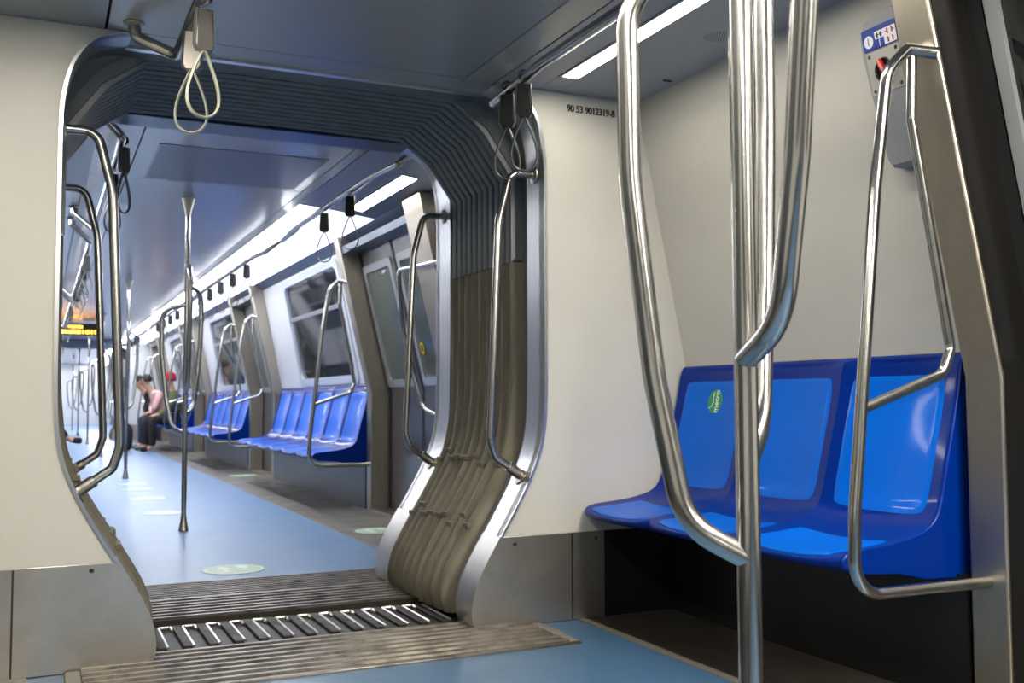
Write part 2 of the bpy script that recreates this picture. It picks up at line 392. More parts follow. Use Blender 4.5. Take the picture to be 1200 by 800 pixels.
def side(e, s, sd, dmax, zc, wm, skirt, dstart=-.15, first=(1.47, 1.59), glass='glass_door', topglass=1.84, fr_w=.045):
    Y = lambda d: e+s*d
    X = (lambda x: x) if sd == 'right' else mx
    nm = 'wall_'+sd
    def wall(d0, d1, win=False):
        zt = zc if zc < 2.1 else 2.10
        if not win:
            struct(panel_strip(MB(), wallx, d0, d1, [.36, .98, zt], Y, X).build(nm, wm))
        else:
            mb = MB(); a0, a1, b0, b1 = d0+.46, d1-1.02, 1.045, 2.0
            panel_strip(mb, wallx, d0, a0, [.36, .98, zt], Y, X); panel_strip(mb, wallx, a1, d1, [.36, .98, zt], Y, X)
            panel_strip(mb, wallx, a0, a1, [.36, .98, b0], Y, X); panel_strip(mb, wallx, a0, a1, [b0+.955, zt], Y, X)
            struct(mb.build(nm, wm))
            WCOUNT[0] += 1
            wr = MB(); out = rrect(a0-.05, a1+.05, b0-.05, b1+.04, .08); inn = rrect(a0+.02, a1-.02, b0+.02, b1-.02, .09)
            ring(wr, out, inn, lambda p: (X(wallx(p[1])-.014), Y(p[0]), p[1]), lambda p: (X(wallx(p[1])+.03), Y(p[0]), p[1]))
            root = struct(wr.build('window_%d' % WCOUNT[0], 'window_frame'))
            g = MB(); g.prism(rrect(a0, a1, b0, b1, .08), lambda p, t: (X(wallx(p[1])+t), Y(p[0]), p[1]), .014, .022); g.build('window_pane', 'glass_dark', root)
            zz = 1.66
            MB().box(a0+.01, a1-.01, zz-.018, zz+.018, -.004, .012, lambda d, z, t: (X(wallx(z)+t), Y(d), z)).build('transom', 'door_frame', root)
        # skirt box below the seats
        kx = lambda z: 2.345
        mb = MB().box(d0, d1, .0, .0, 0, 0) if False else MB()
        mb.box(2.345, 2.43, min(Y(d0), Y(d1)), max(Y(d0), Y(d1)), 0.001, .36, lambda x, y, z: (X(x), y, z))
        struct(mb.build('baseboard_'+sd, skirt))
    def pillar(d0, d1, pocket=None):  # pocket: position of the painted dark reflection
        TCOUNT[0] += 1; zt = zc if zc < 2.1 else 2.12
        P = [(z, pillx(z)) for z in (0, .91, zt)]
        mb = MB(); zs = [0.001, .91, zt]
        panel_strip(mb, pillx, d0, d1, zs, Y, X, th=.19)
        pr = struct(mb.build('trim_%d' % TCOUNT[0], 'pillar_steel', bevel=.006))
        if pocket is not None:
            mb = MB(); panel_strip(mb, lambda z: pillx(z)+.012, pocket-.002, pocket+.004, zs, Y, X, th=.148); mb.build('door_pocket', 'reflection_dark', pr)  # added dark sheet, a painted reflection on the pillar's door-side return face
    def door(d0, d1):
        DCOUNT[0] += 1; dm = (d0+d1)/2; zt = (zc if zc < 2.1 else 2.05)-.04; dx = .15
        fx = lambda z: pillx(z)+dx
        root = None
        for a, b in ((d0-.02, dm-.006), (dm+.006, d1+.02)):
            mb = MB(); w0, w1, z0, z1 = a+.105, b-.105, 1.0, topglass
            panel_strip(mb, fx, a, w0, [.02, .91, zt], Y, X, .03); panel_strip(mb, fx, w1, b, [.02, .91, zt], Y, X, .03)
            panel_strip(mb, fx, w0, w1, [.02, .91, z0], Y, X, .03); panel_strip(mb, fx, w0, w1, [z1, zt], Y, X, .03)
            leaf = mb.build('door_%d' % DCOUNT[0] if root is None else 'door_leaf', 'door_panel', root)
            if root is None: root = struct(leaf)
            fr = MB(); ring(fr, rrect(w0-fr_w, w1+fr_w, z0-.045, z1+.045, .03, 3), rrect(w0+.01, w1-.01, z0+.01, z1-.01, .03, 3),
                lambda p: (X(fx(p[1])-.012), Y(p[0]), p[1]), lambda p: (X(fx(p[1])+.02), Y(p[0]), p[1]))
            fr.build('window_frame', 'door_frame', root)
            MB().prism(rrect(w0, w1, z0, z1, .03, 3), lambda p, t: (X(fx(p[1])+t), Y(p[0]), p[1]), .004, .012).build('window_pane', glass, root)
        g = MB(); panel_strip(g, fx, dm-.02, dm+.02, [.02, .91, zt], Y, X, .02)
        for v in g.v: v.x -= (.004 if sd == 'right' else -.004)
        g.build('rubber_seal', 'rubber', root)
        for qa, qb in ((d0-.018, d0+.045), (d1-.045, d1+.018)):
            g = MB(); panel_strip(g, lambda z: fx(z)-.006, qa, qb, [.02, .91, zt], Y, X, .01); g.build('rubber_seal', 'rubber', root)
        g = MB(); ya, yb = sorted((Y(d0), Y(d1)))
        g.box(2.35, 2.6, ya, yb, .001, .012, lambda x, y, z: (X(x), y, z)); g.build('sill', 'satin_steel', root)
        # header above the door
        hd = MB(); pts = [(2.02, zt+.12), (2.06, zt-.015), (2.32, zt-.07), (2.4, zt+.12)]
        pts = [(pillx(zt)-.0+.01, zt+.03), (pillx(zt)+.02, zt-.02), (pillx(zt)+.2, zt-.02), (pillx(zt)+.2, zt+.04)]
        hd.prism(pts, lambda p, t: (X(p[0]), Y(t), p[1]), d0, d1); hd.build('door_header', 'cove_blue', root)
        return root
    wall(dstart, first[0]-.01)
    d = 0
    while True:
        if 1.47+d > dmax: break
        p0, p1 = first if d == 0 else (1.47, 1.59)
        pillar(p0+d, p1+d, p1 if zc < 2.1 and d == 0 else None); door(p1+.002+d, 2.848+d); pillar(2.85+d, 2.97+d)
        if 2.98+d > dmax: break
        d2 = min(6.46+d, dmax)
        wall(2.98+d, d2, win=True); d += 5.0
    # outer shell behind everything
    y0, y1 = sorted((Y(dstart), Y(dmax)))
    struct(MB().box(2.66, 2.70, y0, y1, -.05, 2.3, lambda x, y, z: (X(x), y, z)).build(nm, 'black'))
side(EN, -1, 'right', 10.5, ZN, 'wall_panel', 'skirt_black', 0.0, glass='glass_near', topglass=1.93, fr_w=.03)
side(EN, -1, 'left', 10.5, ZN, 'wall_panel', 'skirt_black', 0.0)
side(EF, 1, 'right', 19.25, ZF, 'white_panel', 'skirt_navy', first=(.97, 1.29))
side(EF, 1, 'left', 19.25, ZF, 'white_panel', 'skirt_navy')
side(25.45, 1, 'right', 14.5, ZF, 'white_panel', 'skirt_navy')
side(25.45, 1, 'left', 14.5, ZF, 'white_panel', 'skirt_navy')
struct(MB().box(-.8, 2.7, -7.05, -7, 0, 2.2).build('wall_back', 'cream_panel'))
struct(MB().box(-.8, 2.7, 40, 40.05, 0, 2.3).build('wall_far_end', 'white_panel'))

# ------------------------------------------------------------------ portals
PROF = [(.57, 0), (.556, .06), (.572, .15), (.612, .235), (.668, .33), (.722, .42), (.79, .545), (.838, .67), (.858, .82), (.862, 1.1), (.862, 1.4), (.862, 1.72), (.855, 1.84), (.825, 1.955), (.76, 2.035), (.66, 2.068)]
PS = smoothline(PROF, 5)
def clipz(ps, z0, z1):
    out = []
    for a, b in zip(ps, ps[1:]):
        if a[1] > b[1]: a, b = b, a
        pass
    seq = []
    for i, p in enumerate(ps):
        if z0-1e-6 <= p[1] <= z1+1e-6: seq.append(p)
        if i+1 < len(ps):
            q = ps[i+1]
            for zz in (z0, z1):
                if (p[1]-zz)*(q[1]-zz) < 0: t = (zz-p[1])/(q[1]-p[1]); seq.append((p[0]+(q[0]-p[0])*t, zz))
    return seq
ZK = .336
lowp = clipz(PS, -1, ZK); highp = clipz(PS, ZK, 3)
lowp = [p for p in PS if p[1] < ZK]+[highp[0]] if abs(highp[0][1]-ZK) < 1e-4 else lowp
def ribbon(mb, prof, y0, y1, sg, th=.012, inset=0.):
    P = []
    for off in (0, th):
        for y in (y0, y1): P.append([Vector((XC+sg*(w_-inset+off), y, z)) for w_, z in prof])
    n = len(prof); vs = P[0]+P[1]+P[2]+P[3]; fs = []
    for j in range(n-1):
        fs += [(j, j+1, n+j+1, n+j), (2*n+j, 3*n+j, 3*n+j+1, 2*n+j+1), (j, 2*n+j, 2*n+j+1, j+1), (n+j, n+j+1, 3*n+j+1, 3*n+j)]
    mb.add(vs, fs, True); mb.add([P[0][0], P[1][0], P[3][0], P[2][0]], [(0, 1, 2, 3)]); mb.add([P[0][-1], P[1][-1], P[3][-1], P[2][-1]], [(0, 1, 2, 3)])
def end_wall(yw, yframe, dirn, zc, nm):
    """dirn=+1: wall face looks to -y (near car side), frame runs to +y"""
    first = None; objs = []
    for sg, sd in ((1, 'right'), (-1, 'left')):
        poly = highp+[(wallx(zc)-XC, 2.068)]*(1)
        poly = [(a, b) for a, b in highp]
        if zc > 2.1: poly += [(.66, zc+.02), (wallx(zc)-XC, zc+.02)]
        else: poly += [(wallx(2.068)-XC, 2.068)]
        poly += [(wallx(.98)-XC, .98), (2.43-XC, ZK)]
        o = MB().prism(poly, lambda p, t: (XC+sg*p[0], t, p[1]), yw, yw+dirn*.04).build(nm+'_'+sd, 'cream_panel' if zc < 2.1 else 'white_panel')
        struct(o, 'cream end wall panel on the %s of the gangway' % sd if zc < 2.1 else None)
        lo = lowp+[(1.12, ZK), (1.12, 0.002)]
        k1 = MB().prism(lo, lambda p, t: (XC+sg*p[0], t, p[1]), yw-dirn*.006, yw+dirn*.03).build('kick_plate', 'kick_steel', o, bevel=.002)
        k1['label'] = 'scuffed brushed steel kick plate'
        MB().box(.972, .978, yw-dirn*.0075, yw-dirn*.004, .004, ZK-.004, lambda x, y, z: (XC+sg*x, y, z)).build('seam', 'dark_steel', o)
        MB().box(1.121, 1.435 if zc < 2.1 else 1.5, yw-dirn*.004, yw+dirn*.03, .002, ZK-.001, lambda x, y, z: (XC+sg*x, y, z)).build('lower_panel', 'skirt_black', o)
        f = MB(); ribbon(f, highp, yw-dirn*.008, yframe, sg); f.build('portal_frame', 'frame_steel', o)
        f = MB(); ribbon(f, lowp, yw-dirn*.010, yframe+dirn*.004, sg, inset=.004); f.build('portal_kick', 'kick_steel', o)
        objs.append(o)
    # top bar of the frame
    o = struct(MB().box(XC-.67, XC+.67, min(yw+(.172 if dirn > 0 else 0), yframe-.01*dirn) if dirn > 0 else yframe, yframe+.02 if dirn > 0 else yw, 2.062, 2.09 if dirn > 0 else ZF+.02).build('trim_%d' % (30+int(yw)), 'frame_steel' if dirn > 0 else 'cove_blue'))
    return objs
wn = end_wall(YN, 3.67, 1, ZN, 'wall_end')
wf = end_wall(YF+.02, 4.52, -1, ZF, 'wall_gangway')
wl = end_wall(24.12, 24.27, 1, ZF, 'wall_gangway')
struct(MB().box(XC-.68, XC+.68, 24.12, 24.16, 2.05, ZF+.03).build('wall_header', 'cove_blue'))
wl2 = end_wall(25.3, 25.15, -1, ZF, 'wall_gangway')
# vertical corner line + lettering on the end wall
text('lettering', '90 53 9012319-8', .040, 'print_black', wn[0], Matrix.Translation((1.988, YN-.002, 2.008)) @ Matrix.Rotation(radians(90), 4, 'X'), sx=.80, heavy=.0016)
for zz, xx in ((.327, 1.64), (.329, 1.99)):
    MB().lathe([(0, -.006), (.006, -.006), (.008, 0)], (xx, YN-.006, zz-.02), (0, 1, 0), 10).build('rivet', 'dark_steel', wn[0])
MB().lathe([(0, -.006), (.006, -.006), (.008, 0)], (mx(1.66), YN-.006, .315), (0, 1, 0), 10).build('rivet', 'dark_steel', wn[1])

# ------------------------------------------------------------------ gangway bellows
def bellows(y0, y1, label, nf=9):
    t = thing('gangway_bellows', (XC, (y0+y1)/2, 0), label, 'bellows')
    base = [(.60, .015), (.588, .07), (.606, .16), (.648, .245), (.702, .34), (.756, .43), (.824, .555), (.872, .68), (.892, .83), (.9, 1.0), (.9, 1.2), (.9, 1.42)]
    low = smoothline(base, 4)
    def foldd(u):
        f = abs(sin(pi*nf*u)); return .052*f**.7
    NU = nf*10
    for sg in (1, -1):
        P = []
        for i in range(NU+1):
            u = i/NU; row = []
            for w_, z in low:
                d = foldd(u)*(1 if z > .1 else .75+.25*z/.1); sag = .02*sin(pi*u)*max(0, 1-z/.9)
                # normal of the profile, mostly horizontal, tilted in the slope
                row.append(Vector((XC+sg*(w_-d-sag), y0+(y1-y0)*u+.004*sin(z*9+i), z)))
            P.append(row)
        o = MB().grid(P).build('side_folds', 'bellows_low', t); o['label'] = 'olive brown lower folds'
        # clip bands that tie the folds together
        cl = MB()
        for zc_ in (.60, .36):
            for kf in range(nf):
                u = (kf+.5)/nf; zz = zc_+.022*((kf % 2)-.5)+.012*sin(kf*2.1)
                wz = min(low, key=lambda p: abs(p[1]-zz))[0]
                cl = MB(); yy = y0+(y1-y0)*u
                cl.box(wz-.057, wz-.03, yy-.026, yy+.026, zz-.010, zz+.010, lambda x, y, z: (XC+sg*(x-.02*sin(pi*u)*max(0, 1-z/.9)), y, z))
                cl.build('fold_clip', 'dark_bellows', t, bevel=.003)
    # upper hood: polygonal section, thinner folds
    sec = [(.90, 1.42), (.90, 1.79), (.76, 1.99), (.60, 2.105), (.3, 2.11), (0, 2.11)]
    full = [(a, b) for a, b in sec]+[(-a, b) for a, b in sec[::-1][1:]]
    # per-vertex scaling toward the inside
    inn = [(.862, 1.42), (.862, 1.775), (.735, 1.955), (.59, 2.058), (.3, 2.062), (0, 2.062)]
    infull = [(a, b) for a, b in inn]+[(-a, b) for a, b in inn[::-1][1:]]
    NF = 12; NU = NF*6; P = []
    for i in range(NU+1):
        u = i/NU; f = min(1., abs(sin(pi*NF*u))*1.9)
        P.append([Vector((XC+a[0]+(b[0]-a[0])*f, y0+(y1-y0)*u, a[1]+(b[1]-a[1])*f+.006)) for a, b in zip(full, infull)])
    o = MB().grid(P, smooth=False).build('hood_folds', 'bellows_up', t); o['label'] = 'dark grey upper folds'
    return t
mat('dark_bellows', srgb(112, 105, 88), .6)
bellows(3.765, 4.50, 'olive and dark grey pleated bellows lining the open gangway between the two cars')
bellows(24.4, 25.1, 'small distant pleated bellows at the far end of the second car')
def liner(y0, y1, inset, nm, m):
    root = None
    for sg in (1, -1):
        prof = [(w_, z) for w_, z in PS if z > .02]+[(.3, 2.075), (0, 2.075)]
        mb = MB(); ribbon(mb, prof, y0, y1, sg, inset=inset)
        o = mb.build(nm, m, root)
        if root is None: root = o
    return root
TR = liner(3.675, 3.86, -.03, 'trim_60', 'liner_grey'); struct(TR)
def corner_plate(y, sg):
    outer = [p for p in PS if p[1] >= 1.42]; outer = [(a+.03, b+.005) for a, b in outer]
    inner = [(.845, 1.42), (.845, 1.77), (.72, 1.95), (.585, 2.062)]
    L_ = [0]
    for a, b in zip(inner, inner[1:]): L_.append(L_[-1]+math.dist(a, b))
    rows = []
    for i, p in enumerate(outer):
        q = i/(len(outer)-1)*L_[-1]; k = max(j for j in range(len(inner)-1) if L_[j] <= q+1e-9); f = (q-L_[k])/(L_[k+1]-L_[k])
        a = inner[k][0]+(inner[k+1][0]-inner[k][0])*f; b = inner[k][1]+(inner[k+1][1]-inner[k][1])*f
        rows.append([Vector((XC+sg*p[0], y, p[1])), Vector((XC+sg*a, y+.01, b))])
    mb = MB(); mb.grid(rows, False); mb.grid([[v+Vector((0, .006, 0)) for v in r] for r in rows], False)
    return mb.build('corner_plate', 'liner_grey', TR)
corner_plate(3.775, 1); corner_plate(3.775, -1)
struct(MB().box(XC-.66, XC+.66, 3.688, 3.775, 2.0655, 2.14).build('trim_62', 'bellows_up'))
TR = liner(4.50, 4.53, -.012, 'trim_61', 'liner_grey'); struct(TR)

# ------------------------------------------------------------------ gangway floor plates
def ridged_plate(x0, x1, y0, y1, pitch, z, label, cut=None):
    t = thing('gangway_floor_plate', ((x0+x1)/2, (y0+y1)/2, 0), label, 'floor plate')
    MB().box(x0, x1, y0, y1, z-.03, z).build('plate', 'plate_metal', t)
    y = y0+pitch*.5; mb = MB(); i = 0
    while y < y1-pitch*.3:
        h = .007; b = pitch*.30; tt = pitch*.16
        mb.prism([(-b, 0), (b, 0), (tt, h), (-tt, h)], lambda p, q, y=y: (q, y+p[0], z+p[1]), x0+.004, x1-.004); y += pitch
    mb.build('ridges', 'ridge_worn', t)
    return t
ridged_plate(.13, 1.70, 3.19, 3.66, .058, .006, 'nearest ridged metal gangway plate between the blue floor and the comb')
ridged_plate(.24, 1.60, 4.09, 4.50, .058, .022, 'middle ridged metal gangway plate, raised edge beside the comb')
ridged_plate(.33, 1.52, 4.52, 4.94, .046, .012, 'farthest ridged metal gangway plate, against the far blue floor')
struct(MB().box(.085, 1.735, 3.165, 3.19, -.02, .008).build('trim_40', 'ridge_worn', bevel=.003)); struct(MB().box(.3, 1.55, 4.94, 4.957, -.02, .014).build('trim_41', 'ridge_worn', bevel=.003))
o = struct(MB().prism([(1.70, 3.19), (1.735, 3.19), (1.735, 3.50), (1.70, 3.50)], lambda p, t_: (p[0], p[1], t_), -.02, .010).build('trim_42', 'edge_tan', bevel=.003))
o = struct(MB().prism([(.085, 3.19), (.13, 3.19), (.13, 3.50), (.085, 3.50)], lambda p, t_: (p[0], p[1], t_), -.02, .010).build('trim_43', 'edge_tan', bevel=.003))
cb = thing('gangway_comb_plate', (XC, 3.88, 0), 'dark comb plate with a row of slots across the middle of the gangway floor', 'floor plate')
MB().box(.28, 1.52, 3.66, 4.09, -.03, -.004).build('plate', 'comb_dark', cb)
x = .33
while x < 1.47:
    f = MB(); f.tube([(x, 3.70, .006), (x, 4.035, .006), (x+.045, 4.035, .006), (x+.045, 3.99, .003)], .0052, .012, 8); f.build('slot_rim', 'rim_bright', cb)
    f = MB().box(x+.050, x+.082, 3.70, 4.05, -.004, .008); f.build('tooth', 'plate_metal', cb, bevel=.003)
    x += .0865

# ------------------------------------------------------------------ seats
SP = smoothline([(-.005, .985), (-.022, .982), (-.034, .965), (-.045, .93), (-.058, .86), (-.080, .77), (-.104, .68), (-.124, .60), (-.142, .54), (-.175, .495), (-.24, .470), (-.33, .455), (-.42, .448), (-.49, .443), (-.52, .434), (-.532, .418), (-.525, .402), (-.50, .392)], 3)
def seat_pt(s, v, lift=0.):
    """s in 0..1 along the section, v in -1..1 across a seat of width 1"""
    k = s*(len(SP)-1); i = min(int(k), len(SP)-2); f = k-i
    a, b = SP[i], SP[i+1]; x = a[0]+(b[0]-a[0])*f; z = a[1]+(b[1]-a[1])*f
    tx, tz = b[0]-a[0], b[1]-a[1]; L = sqrt(tx*tx+tz*tz) or 1; nx, nz = tz/L, -tx/L   # outward (towards the sitter)
    e = abs(v)**5; dish = .022*(1-abs(v)**2.2)
    if s < .10: dish *= s/.10
    if s > .82: dish *= max(0, (1-s)/.18)
    if x < -.40: x += (.035*abs(v)**3)*min(1, (-.40-x)/.1)
    return x+nx*(lift-dish), z+nz*(lift-dish)
# make sure the normal points to the sitter (-x on the back, +z on the pan)
_x, _z = seat_pt(.4, 1, .01); _x0, _z0 = seat_pt(.4, 1, 0)
NSIGN = 1 if _x < _x0 else -1
def seat_surf(s, v, lift):
    k = s*(len(SP)-1); i = min(int(k), len(SP)-2); f = k-i
    a, b = SP[i], SP[i+1]; x = a[0]+(b[0]-a[0])*f; z = a[1]+(b[1]-a[1])*f
    a2, b2 = SP[max(i-1, 0)], SP[min(i+2, len(SP)-1)]
    tx, tz = b2[0]-a2[0], b2[1]-a2[1]; L = sqrt(tx*tx+tz*tz); nx, nz = NSIGN*tz/L, -NSIGN*tx/L
    dish = .022*(1-abs(v)**2.2)
    if s < .10: dish *= s/.10
    if s > .82: dish *= max(0, (1-s)/.18)
    if x < -.40: x += (.035*abs(v)**3)*min(1, (-.40-x)/.1)
    return x+nx*(lift-dish), z+nz*(lift-dish)
def pad(s0, s1, hv, Wd, lift=.003):
    P = []; n = 18
    for i in range(n+1):
        row = []
        for j in range(n+1):
            a, b = -1+2*i/n, -1+2*j/n
            aa = a*sqrt(1-.16*b**6); bb = b*sqrt(1-.16*a**6)
            s = (s0+s1)/2+(s1-s0)/2*aa; v = hv*bb
            edge = max(abs(a), abs(b)); l = lift if edge < .999 else -.004
            x, z = seat_surf(s, v, l); row.append(Vector((x, v*Wd/2, z)))
        P.append(row)
    return MB().grid(P)
def make_seat(Wd, label, group):
    t = thing('train_seat', (0, 0, 0), label, 'seat', group)
    P = []; nv = 20; ns = 50
    for j in range(nv+1):
        v = -1+2*j/nv; row = []
        for i in range(ns+1):
            x, z = seat_surf(i/ns, v, 0); row.append(Vector((x, v*Wd/2, z)))
        row += [Vector((-.46, v*Wd/2, .385)), Vector((-.30, v*Wd/2, .375)), Vector((-.10, v*Wd/2, .362)), Vector((-.005, v*Wd/2, .362)), Vector((-.005, v*Wd/2, .7)), row[0]]
        P.append(row)
    mb = MB().grid(P)
    for r_ in (P[0], P[-1]): mb.add(r_[:-1], [tuple(range(len(r_)-1))])
    o = mb.build('shell', 'seat_shell', t, world=False)
    pad(.17, .50, .87, Wd).build('back_pad', 'seat_pad', t, world=False)['label'] = 'lighter blue back inset'
    pad(.60, .82, .86, Wd).build('seat_pad', 'seat_pad', t, world=False)['label'] = 'lighter blue seat inset'
    return t
def flank(mb_parent, ysign, Wd):
    poly = [seat_surf(i/40, 1, .003) for i in range(41)]+[(-.46, .383), (-.30, .372), (-.20, .350), (-.01, .345), (-.003, .984)]
    y = ysign*Wd/2
    o = MB().prism(poly, lambda p, t: (p[0], t, p[1]), y-ysign*.002, y+ysign*.014).build('side_panel', 'seat_shell', mb_parent, world=False, bevel=.004)
    o['label'] = 'dark blue end panel'
    return o
NW = 1.395/3
s_mid = make_seat(NW, 'middle blue moulded seat of the near three-seat bench', 'seats of the near bench')
s_end = dup(s_mid, (2.43, 2.105+NW/2, 0), 'blue moulded seat beside the steel door pillar, right end of the near bench', 'seats of the near bench'); flank(s_end, -1, NW)
s_mid.location = (2.43, 2.105+NW*1.5, 0)
s_in = dup(s_mid, (2.43, 2.105+NW*2.5, 0), 'blue moulded seat with a green oval sticker, beside the cream end wall', 'seats of the near bench')
# green sticker on that seat's back
def sticker_on_seat(root, v, s, W):
    x, z = seat_surf(s, v, .0045); x2, z2 = seat_surf(s-.02, v, .0045)
    upv = Vector((x2-x, 0, z2-z)).normalized(); rgt = Vector((0, -1, 0)); nrm = rgt.cross(upv)
    if nrm.x > 0: nrm = -nrm
    c = Vector((x, v*W/2, z)); M = Matrix.Identity(4)
    for i in range(3): M[i][0] = rgt[i]; M[i][1] = upv[i]; M[i][2] = nrm[i]; M[i][3] = c[i]
    n = 28; vs = [M @ Vector(((.046*cos(2*pi*k/n)), .047*sin(2*pi*k/n), 0)) for k in range(n)]; vb = [M @ Vector(((.046*cos(2*pi*k/n)), .047*sin(2*pi*k/n), -.006)) for k in range(n)]
    mb = MB().add(vs+vb, [tuple(range(n))]+[(k, (k+1) % n, (k+1) % n+n, k+n) for k in range(n)])
    o = mb.build('sticker', 'sticker_metro', root, world=False); o['label'] = 'green oval sticker with pale lettering'
    cu = bpy.data.curves.new('t', 'FONT'); cu.body = 'metro'; cu.size = .036; cu.extrude = .0004; cu.offset = .0007; cu.align_x = 'CENTER'; cu.align_y = 'CENTER'
    tt = bpy.data.objects.new('t', cu); SC.collection.objects.link(tt); me = bpy.data.meshes.new_from_object(tt.evaluated_get(bpy.context.evaluated_depsgraph_get())); bpy.data.objects.remove(tt)
    me.transform(M @ Matrix.Translation((.013, 0, .0012)) @ Matrix.Rotation(radians(90), 4, 'Z')); me.materials.clear(); me.materials.append(MATS['sticker_pale'])
    to = bpy.data.objects.new('lettering', me); SC.collection.objects.link(to); to.parent = o
    sw = MB().tube([M @ Vector(p) for p in ((-.008, .036, .001), (-.012, .014, .001), (-.008, -.006, .001), (-.020, -.020, .001), (-.034, -.028, .001))], .0018, 0, 6)
    sw.build('swash', 'sticker_pale', o, world=False)
sticker_on_seat(s_in, -.02, .245, NW)
# far benches
FW = 3.28/6
def bench(y0, gname, wx=2.43, rz=0., n=6, proto=[None]):
    names = ['nearest', 'second', 'third', 'fourth', 'fifth', 'sixth']
    for i in range(n):
        y = y0+FW*(i+.5); lab = '%s blue moulded seat of the six-seat %s' % (names[i], gname)
        if proto[0] is None: proto[0] = make_seat(FW, lab, 'seats of the '+gname); t = proto[0]; t.location = (wx, y, 0)
        else: t = dup(proto[0], (wx, y, 0), lab, 'seats of the '+gname, rz=rz)
        if i == 0 and not rz: LATE.append((t, -1, FW))
        if i == n-1 and not rz: LATE.append((t, 1, FW))
LATE = []
bench(7.87, 'bench on the right, first beyond the gangway')
bench(12.88, 'bench on the right, second beyond the gangway')
bench(17.88, 'bench on the right, behind the seated passengers')
bench(12.88, 'bench on the left behind the outstretched shoe', wx=mx(2.43), rz=pi)
for i in range(3):
    pass
for t, sg, W in LATE: flank(t, sg, W)
# under-seat beams
for y0, y1, x in ((7.87, 11.15, 2.36), (12.88, 16.16, 2.36), (17.88, 21.16, 2.36)):
    pass

# ------------------------------------------------------------------ grab bars
TR_ = .0165
def flange(mb, c, ax, r=.034):
    return mb.lathe([(TR_, 0), (r*.8, 0), (r, .003), (r*.98, .006), (TR_, .010)], c, ax, 20)
def divider(px, py, label, group=None, rz=0.):
    t = thing('seat_divider_rail', (0, 0, 0), label, 'grab rail', group)
    o = [(-.195, -.055, 1.77), (-.245, 0, 1.792), (-.322, 0, 1.72), (-.375, 0, 1.40), (-.47, 0, .56), (-.475, 0, .352), (0, 0, .352)]
    MB().tube(o, TR_, [.004, .10, .3, .4, .085], 16).build('upright', 'tube_steel', t, world=False)
    i = [(-.232, 0, 1.775), (-.240, 0, 1.60), (-.118, 0, .985), (-.150, 0, .915), (-.436, 0, .824)]
    MB().tube(i, TR_*.85, [.02, .045, .05], 14).build('armrest', 'tube_steel', t, world=False)
    t.location = (px, py, 0); t.rotation_euler.z = rz; return t
dv = divider(2.35, 1.99, 'bent steel grab rail with armrest on the near door pillar by the blue seats')
ords = ['first', 'second', 'third', 'fourth', 'fifth', 'sixth', 'seventh', 'eighth']
n_ = 0
for y in (7.74, 11.36, 12.74, 16.36, 17.74, 21.36, 22.74):
    dup(dv, (2.35, y, 0), 'bent steel grab rail on the far car\'s right side, %s door pillar beyond the gangway' % ords[n_], 'divider rails along the right of the far car'); n_ += 1
for y in (26.98, 28.36, 31.98, 33.36):
    dup(dv, (2.35, y, 0), 'tiny bent steel grab rail on the right side of the last carriage', 'divider rails of the last carriage')
n_ = 0
for y in (6.36, 7.74, 11.36, 12.74, 16.36, 17.74, 21.36, 22.74):
    dup(dv, (mx(2.35), y, 0), 'bent steel grab rail on the far car\'s left side, %s door pillar beyond the gangway' % ords[n_], 'divider rails along the left of the far car', rz=pi); n_ += 1

def gangway_rail(y, sg, label):
    X = lambda w_: XC+sg*w_
    t = thing('gangway_handrail', (X(.86), y, .55), label, 'handrail', 'handrails of the gangway portals')
    MB().tube([(X(.86), y, 1.745), (X(.755), y, 1.745), (X(.705), y, 1.55), (X(.667), y, .70), (X(.69), y, .63), (X(.80), y, .555)], .0155, [.055, .3, .07, .03], 16).build('tube', 'tube_steel', t)
    a = Vector((X(.69), y, .63)); b = Vector((X(.80), y, .555)); d = (b-a).normalized()
    MB().tube([a+d*.065, b], .0205, 0, 16).build('socket', 'satin_steel', t)
    flange(MB(), (X(.861), y, 1.745), (-sg, 0, 0), .036).build('mounting_flange', 'satin_steel', t); flange(MB(), b, tuple(-d), .04).build('mounting_flange', 'satin_steel', t)
gangway_rail(3.60, 1, 'steel handrail on the right side of the near gangway portal')
gangway_rail(3.60, -1, 'steel handrail on the left side of the near gangway portal')
gangway_rail(4.60, 1, 'steel handrail on the right side of the far gangway portal')
gangway_rail(4.60, -1, 'steel handrail on the left side of the far gangway portal')

t = thing('door_handrail', (2.35, 6.05, .74), 'bent steel handrail by the first far door, seen behind the far gangway handrail', 'handrail')
MB().tube([(2.29, 5.50, 1.66), (2.13, 5.62, 1.672), (2.098, 6.27, 1.695), (2.172, 6.42, 1.36), (2.255, 6.41, 1.01), (2.30, 6.36, .80), (2.335, 6.10, .742)], .0155, [.03, .08, .3, .3, .1], 16).build('tube', 'tube_steel', t)
mb = MB(); flange(mb, (2.347, 6.09, .742), (-1, 0, 0)); mb.build('mounting_flange', 'satin_steel', t)
